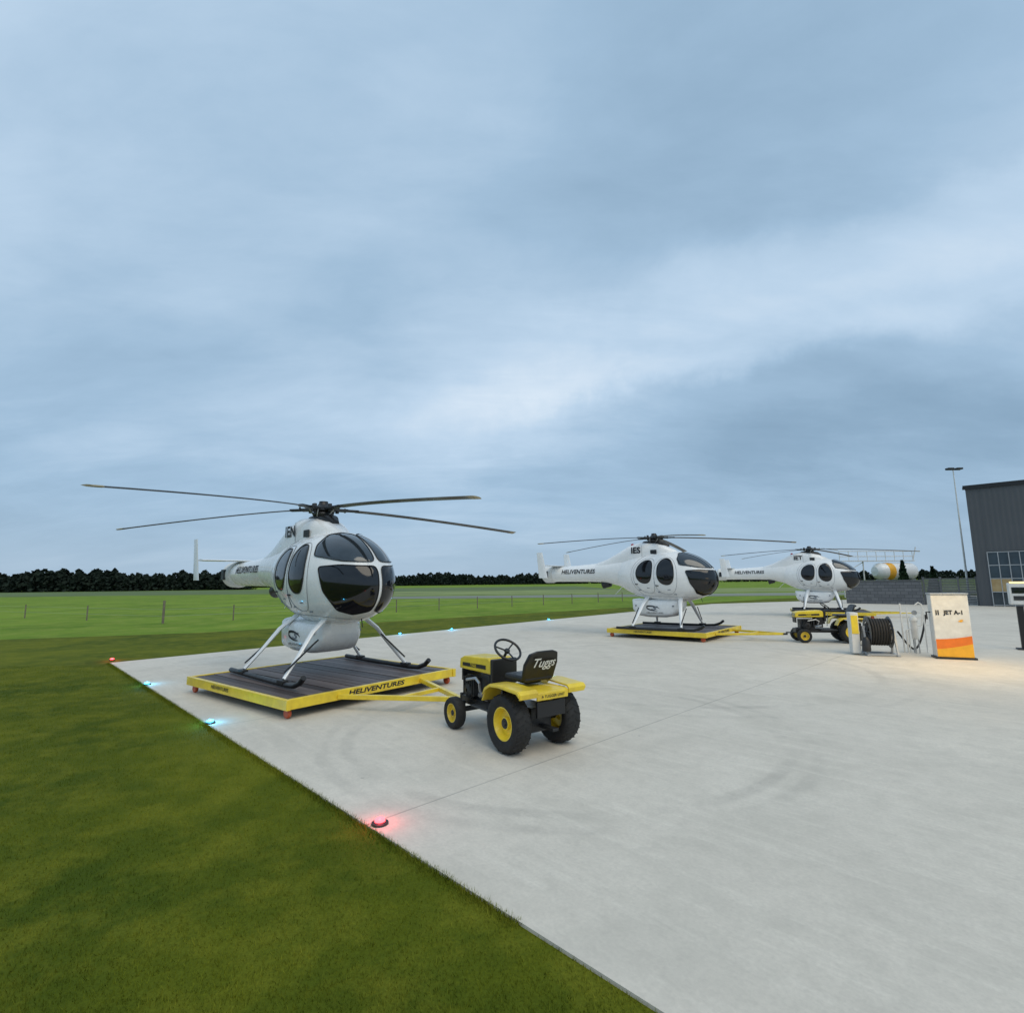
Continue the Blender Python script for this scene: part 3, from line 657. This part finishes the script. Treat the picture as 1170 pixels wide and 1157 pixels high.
pp=MB(); pp.tube([(-.16,0,0),(-.16,0,.5),(-.05,0,.54)],.018,10); pp.tube([(.06,0,.6),(.15,0,.62),(.18,0,1.0),(.18,0,1.08),(.12,0,1.12),(.05,0,1.06)],.016,10); pp.tube([(-.22,.05,0),(-.22,.05,1.1)],.016,10); pp.tube([(.22,.06,0),(.22,.06,1.0)],.014,8)
pp.tube([(-.22,.05,.9),(.22,.06,.9)],.012,8); pp.tube([(-.1,.05,0),(-.1,.05,1.0)],.012,8)
pp.build('pipework',WHITE2,ft)
MB().lathe([(0,.02),(.05,.02),(.055,0),(0,0)],(0,-.1,.9),(0,-1,0),18).build('pressure_gauge',STEEL,ft)
for k in range(3):
    q=2*PI*k/3; MB().bar((math.cos(q)*.055,math.sin(q)*.055,0),(math.cos(q)*.055,math.sin(q)*.055,.34),.018,.018).build('leg',GREYM,ft)
a=gp(1028,744); b_=gp(1064,742); ft_h=[]
P0=Vector((a.x,a.y,.45)); P3=Vector((b_.x,b_.y+.05,.8)); 
for i in range(25):
    q=i/24; p=P0.lerp(P3,q); p.z=.03+(p.z-.03)*abs(2*q-1)**1.7; ft_h.append(p)
tag(MB().tube(ft_h,.022,8).build('fuel_hose',RUB,None),'black fuel hose drooping to the ground between reel and white dispenser','hose')
# terminal
g=gp(1172,742); tm=thing('payment_terminal',(g.x,g.y,0),R(-35),'white card terminal box on a dark post, cut by the right edge','terminal')
MB().box((0,0,.5),(.12,.1,1.0)).build('post',BLACK,tm,bevel=.005); MB().box((0,0,.015),(.3,.3,.03)).build('base_plate',DSTEEL,tm)
MB().box((0,0,1.28),(.34,.24,.5)).build('housing',WHITE2,tm,bevel=.02); MB().box((0,-.125,1.36),(.24,.01,.14)).build('screen',GLASS,tm)
MB().box((0,-.125,1.18),(.2,.012,.1)).build('keypad',DSTEEL,tm)
MB().box((0,-.06,1.545),(.26,.14,.03)).build('added_hood_glow',mat('added_warm_glow',(.8,.6,.3),.4,emit=(1,.7,.3),es=1.5),tm,bevel=.01)  # glowing block added on the housing as a made-up source for the warm pool
L=bpy.data.lights.new('added_warm_glow','AREA'); L.energy=32; L.color=(1,.66,.2); L.size=1.6  # area light added above the concrete for its warm pool, no fixture
lo=bpy.data.objects.new('added_pool_light',L); COL.objects.link(lo); gw=gp(1105,764); lo.location=(gw.x,gw.y,2.1)
# ---------------- edge lights -----------------
RED=mat('red_lens',(.8,.05,.04),.3,emit=(1,.04,.05),es=10); BLU=mat('blue_lens',(.05,.5,.8),.3,emit=(.05,.55,1),es=10)
def edge_light(px,py,red,label):
    g=gp(px,py); t=thing('edge_light',(g.x,g.y,0),0,label,'ground light','lights along the concrete edge')
    MB().lathe([(0,.0),(.06,.0),(.06,.012),(.045,.02),(0,.02)],(0,0,0.001),(0,0,1),20).build('housing',DSTEEL,t)
    MB().lathe([(.038,.021),(.036,.035),(.02,.045),(0,.048)],(0,0,0),(0,0,1),20).build('lens',RED if red else BLU,t)
    l=bpy.data.lights.new('edge_glow','POINT'); l.energy=1.3 if py>900 else 3; l.color=(1,.06,.08) if red else (.08,.55,1); l.shadow_soft_size=.03
    lo=bpy.data.objects.new('edge_glow',l); COL.objects.link(lo); lo.location=(g.x,g.y,.12)
edge_light(128,754,True,'red ground light at the far left corner of the concrete')
edge_light(168,782,False,'blue ground light second from the far left corner of the concrete')
edge_light(240,826,False,'blue ground light halfway along the left concrete edge, left of the dolly')
edge_light(434,941,True,'red ground light nearest the camera on the grass edge')
for i,(x,y,r_) in enumerate(((457,724.5,False),(516,719.5,False),(627,708,False))):
    edge_light(x,y,r_,['small blue ground light on the far concrete edge, leftmost of that row','small blue ground light on the far edge behind the near tractor','small blue ground light on the far edge left of the middle helicopter'][i])
# ---------------- building -----------------
cn=gp(1120,692); fdv=Vector((.71,-.70,0)).normalized()
bt=thing('hangar_building',(cn.x,cn.y,0),math.atan2(fdv.y,fdv.x),'dark grey metal clad building with framed glass doors at the right edge','building')
m,nt,b,oc=newmat('grey_cladding'); c=mix(nt,noise(nt,oc,.6,4),(.06,.066,.074),(.09,.096,.105)); nt.links.new(c,b.inputs['Base Color']); b.inputs['Roughness'].default_value=.55
CLAD=m; HB=6.9
def corr(x0,x1,z0,z1,y0,mb):
    n=int((x1-x0)/.06); vs=[];fs=[]
    for i in range(n+1):
        x=x0+(x1-x0)*i/n; yy=y0-(.010 if (i//2)%2 else 0)
        vs+=[(x,yy,z0),(x,yy,z1)]
    for i in range(n): fs.append((2*i,2*i+2,2*i+3,2*i+1))
    mb.add(vs,fs)
wl=MB(); corr(0,.6,0,HB,0,wl); corr(.6,6,3.1,HB,0,wl); corr(6,14,0,HB,0,wl)
wl.build('front_wall',CLAD,bt,smooth=False)
MB().add([(0,0,0),(0,16,0),(0,16,HB),(0,0,HB)],[(0,1,2,3)]).build('side_wall',CLAD,bt,smooth=False)
MB().add([(0,16,0),(14,16,0),(14,16,HB),(0,16,HB),(14,0,0),(14,0,HB)],[(0,1,2,3),(1,4,5,2)]).build('back_wall',CLAD,bt,smooth=False)
MB().box((7,8,HB+.06),(14.2,16.2,.1)).build('roof',BLACK,bt)
MB().box((7,-.05,HB-.06),(14.24,.08,.14)).build('roof_flashing',BLACK,bt)
dr=MB(); FRM=mat('pale_window_frame',(.36,.38,.40),.5)
XV=(.6,1.05,1.5,1.95,2.45,3.2,3.95,4.7,5.45,5.98)
for x in XV: dr.box((x,-.03,1.53),(.04,.08,3.06))
for z in (.06,.8,1.55,2.3,3.05): dr.box((3.28,-.025,z),(5.4,.06,.045))
dr.build('door_frame',FRM,bt)
PANE=mat('grey_pane_glass',(.05,.07,.085),.08,var=.3,scale=1.2,metal=.3)
PANEL=mat('lit_pane_glass',(.12,.12,.09),.15,var=.6,scale=2.5,emit=(.9,.66,.25),es=.14)
for i in range(len(XV)-1):
    for j,(z0,z1) in enumerate(((.06,.8),(.8,1.55),(1.55,2.3),(2.3,3.05))):
        lit=(i==0 and j==1) or (i==1 and j==1)
        MB().box(((XV[i]+XV[i+1])/2,.0,(z0+z1)/2),(XV[i+1]-XV[i]-.045,.02,z1-z0-.05)).build('window_pane',PANEL if lit else PANE,bt,smooth=False)
def wallmat():
    m,nt,b,oc=newmat('block_wall_face'); br=nd(nt,'ShaderNodeTexBrick'); mp=nd(nt,'ShaderNodeMapping'); mp.inputs['Rotation'].default_value=(R(90),0,0)
    nt.links.new(oc,mp.inputs[0]); nt.links.new(mp.outputs[0],br.inputs[0]); br.inputs['Scale'].default_value=1; br.inputs['Brick Width'].default_value=.4; br.inputs['Row Height'].default_value=.2; br.inputs['Mortar Size'].default_value=.012
    br.inputs['Color1'].default_value=(.12,.125,.135,1); br.inputs['Color2'].default_value=(.165,.17,.18,1); br.inputs['Mortar'].default_value=(.07,.07,.075,1)
    nt.links.new(br.outputs[0],b.inputs['Base Color']); b.inputs['Roughness'].default_value=.9; return m
a=gp(968,689); b2=gp(1056,690.5)
d=(b2-a); bw=thing('block_wall',(a.x,a.y,0),math.atan2(d.y,d.x),'low dark grey block wall behind the farthest helicopter','wall')
Lw=d.length; MB().box((Lw/2,0,.72),(Lw,.2,1.44)).build('wall_blocks',wallmat(),bw,smooth=False); MB().box((Lw/2,0,1.48),(Lw+.06,.28,.07)).build('coping',BLOCK,bw)
a=gp(1058,690.5); b2=gp(1119,691.5); d=b2-a; Lw=d.length
sf=thing('slat_fence',(a.x,a.y,0),math.atan2(d.y,d.x),'dark slatted fence and gate between block wall and building','fence')
for i in range(4): MB().box((Lw*i/3,0,.84),(.12,.12,1.68)).build('post',MIDG,sf,bevel=.005)
for i in range(3):
    sl_=MB(); n=16
    for k in range(n): sl_.box((Lw*(i+.5)/3,0,.1+k*.097),(Lw/3-.14,.025,.08))
    sl_.build('slat_panel',MIDG,sf,smooth=False)
a=at(1022,650,47)
tk=thing('storage_tank',(a.x,a.y,0),R(8),'long white storage tank with orange band and railing behind the block wall','tank')
MB().lathe([(0,-2.0),(.4,-1.95),(.65,-1.7),(.72,-1.45),(.72,1.45),(.65,1.7),(.4,1.95),(0,2.0)],(0,0,2.2),(1,0,0),32).build('vessel',WHITE,tk)
MB().lathe([(.724,-1.1),(.73,-1.07),(.73,-.5),(.724,-.47)],(0,0,2.2),(1,0,0),32).build('orange_band',YO,tk)
for s in(-1,1): MB().box((s*1.3,0,.75),(.3,1.1,1.5)).build('saddle',GREYM,tk)
rg=MB()
for z in(3.5,3.95): rg.tube([(-5.2,0,z),(1.9,0,z)],.035,6)
for k in range(9): rg.tube([(-5.2+k*.8875,0,3.05),(-5.2+k*.8875,0,3.95)],.03,6)
rg.box((-1.65,0,3.1),(7.1,.5,.06)); rg.tube([(-5,0,0),(-5,0,3.08)],.05,8); rg.tube([(-3,0,0),(-3,0,3.08)],.05,8); rg.tube([(-5,0,2),(-3,0,3)],.03,6)
rg.tube([(1.9,0,3.1),(2.3,0,4.3)],.05,6); rg.build('walkway_railing',WHITE2,tk)
a=at(1104,655,42)
lm=thing('floodlight_mast',(a.x,a.y,0),0,'tall thin white floodlight mast left of the dark building','floodlight')
MB().tube([(0,0,0),(0,0,10.1)],[.08,.035],12).build('pole',WHITE2,lm); MB().box((0,0,10.15),(1.1,.08,.08)).build('crossarm',DSTEEL,lm)
for s in(-1,1): MB().box((s*.35,-.12,10.2),(.45,.4,.14)).build('lamp_head',DSTEEL,lm,bevel=.02)
def conifer(px,py,Y,h,label):
    p=at(px,py,Y); t=thing('conifer',(p.x,p.y,0),0,label,'tree')
    MB().tube([(0,0,0),(.03,0,h*.5),(0,0,h*.95)],[.12,.07,.02],8).build('trunk',WOODP,t)
    k=900; z=np.random.rand(k)**.8; rad=(1-z)*h*.2*(.35+.75*np.random.rand(k)); q=np.random.rand(k)*2*PI
    P=np.stack([np.cos(q)*rad,np.sin(q)*rad,.25+z*(h-.25)],1); quadobj('crown',quads(P,.12),LEAF2,t)
conifer(1032,655,39,2.85,'small dark conifer in front of the white tank')
conifer(1066,658,40,2.4,'small dark shrub-like conifer behind the slatted fence')
# ---------------- field fence -----------------
ff=thing('wire_fence',(0,0,0),0,'long low post and wire fence across the green field behind the nearest helicopter','fence')
e0=gp(186,711.5); e1=gp(760,684); e2=gp(-80,701)
pts=[e0.lerp(e1,i/13) for i in range(14)]+[e0.lerp(e2,i/4) for i in range(1,5)]
for i,p in enumerate(pts): MB().tube([(p.x,p.y,-.05),(p.x,p.y,1.0 if i==0 else .72)],.05 if i==0 else .03,8).build('post',WOODP,ff)
wr=MB()
for z in(.3,.6):
    wr.tube([(p.x,p.y,z) for p in (pts[0],pts[13])],.004,4); wr.tube([(p.x,p.y,z) for p in (pts[0],pts[-1])],.004,4)
wr.build('wires',GREYM,ff)
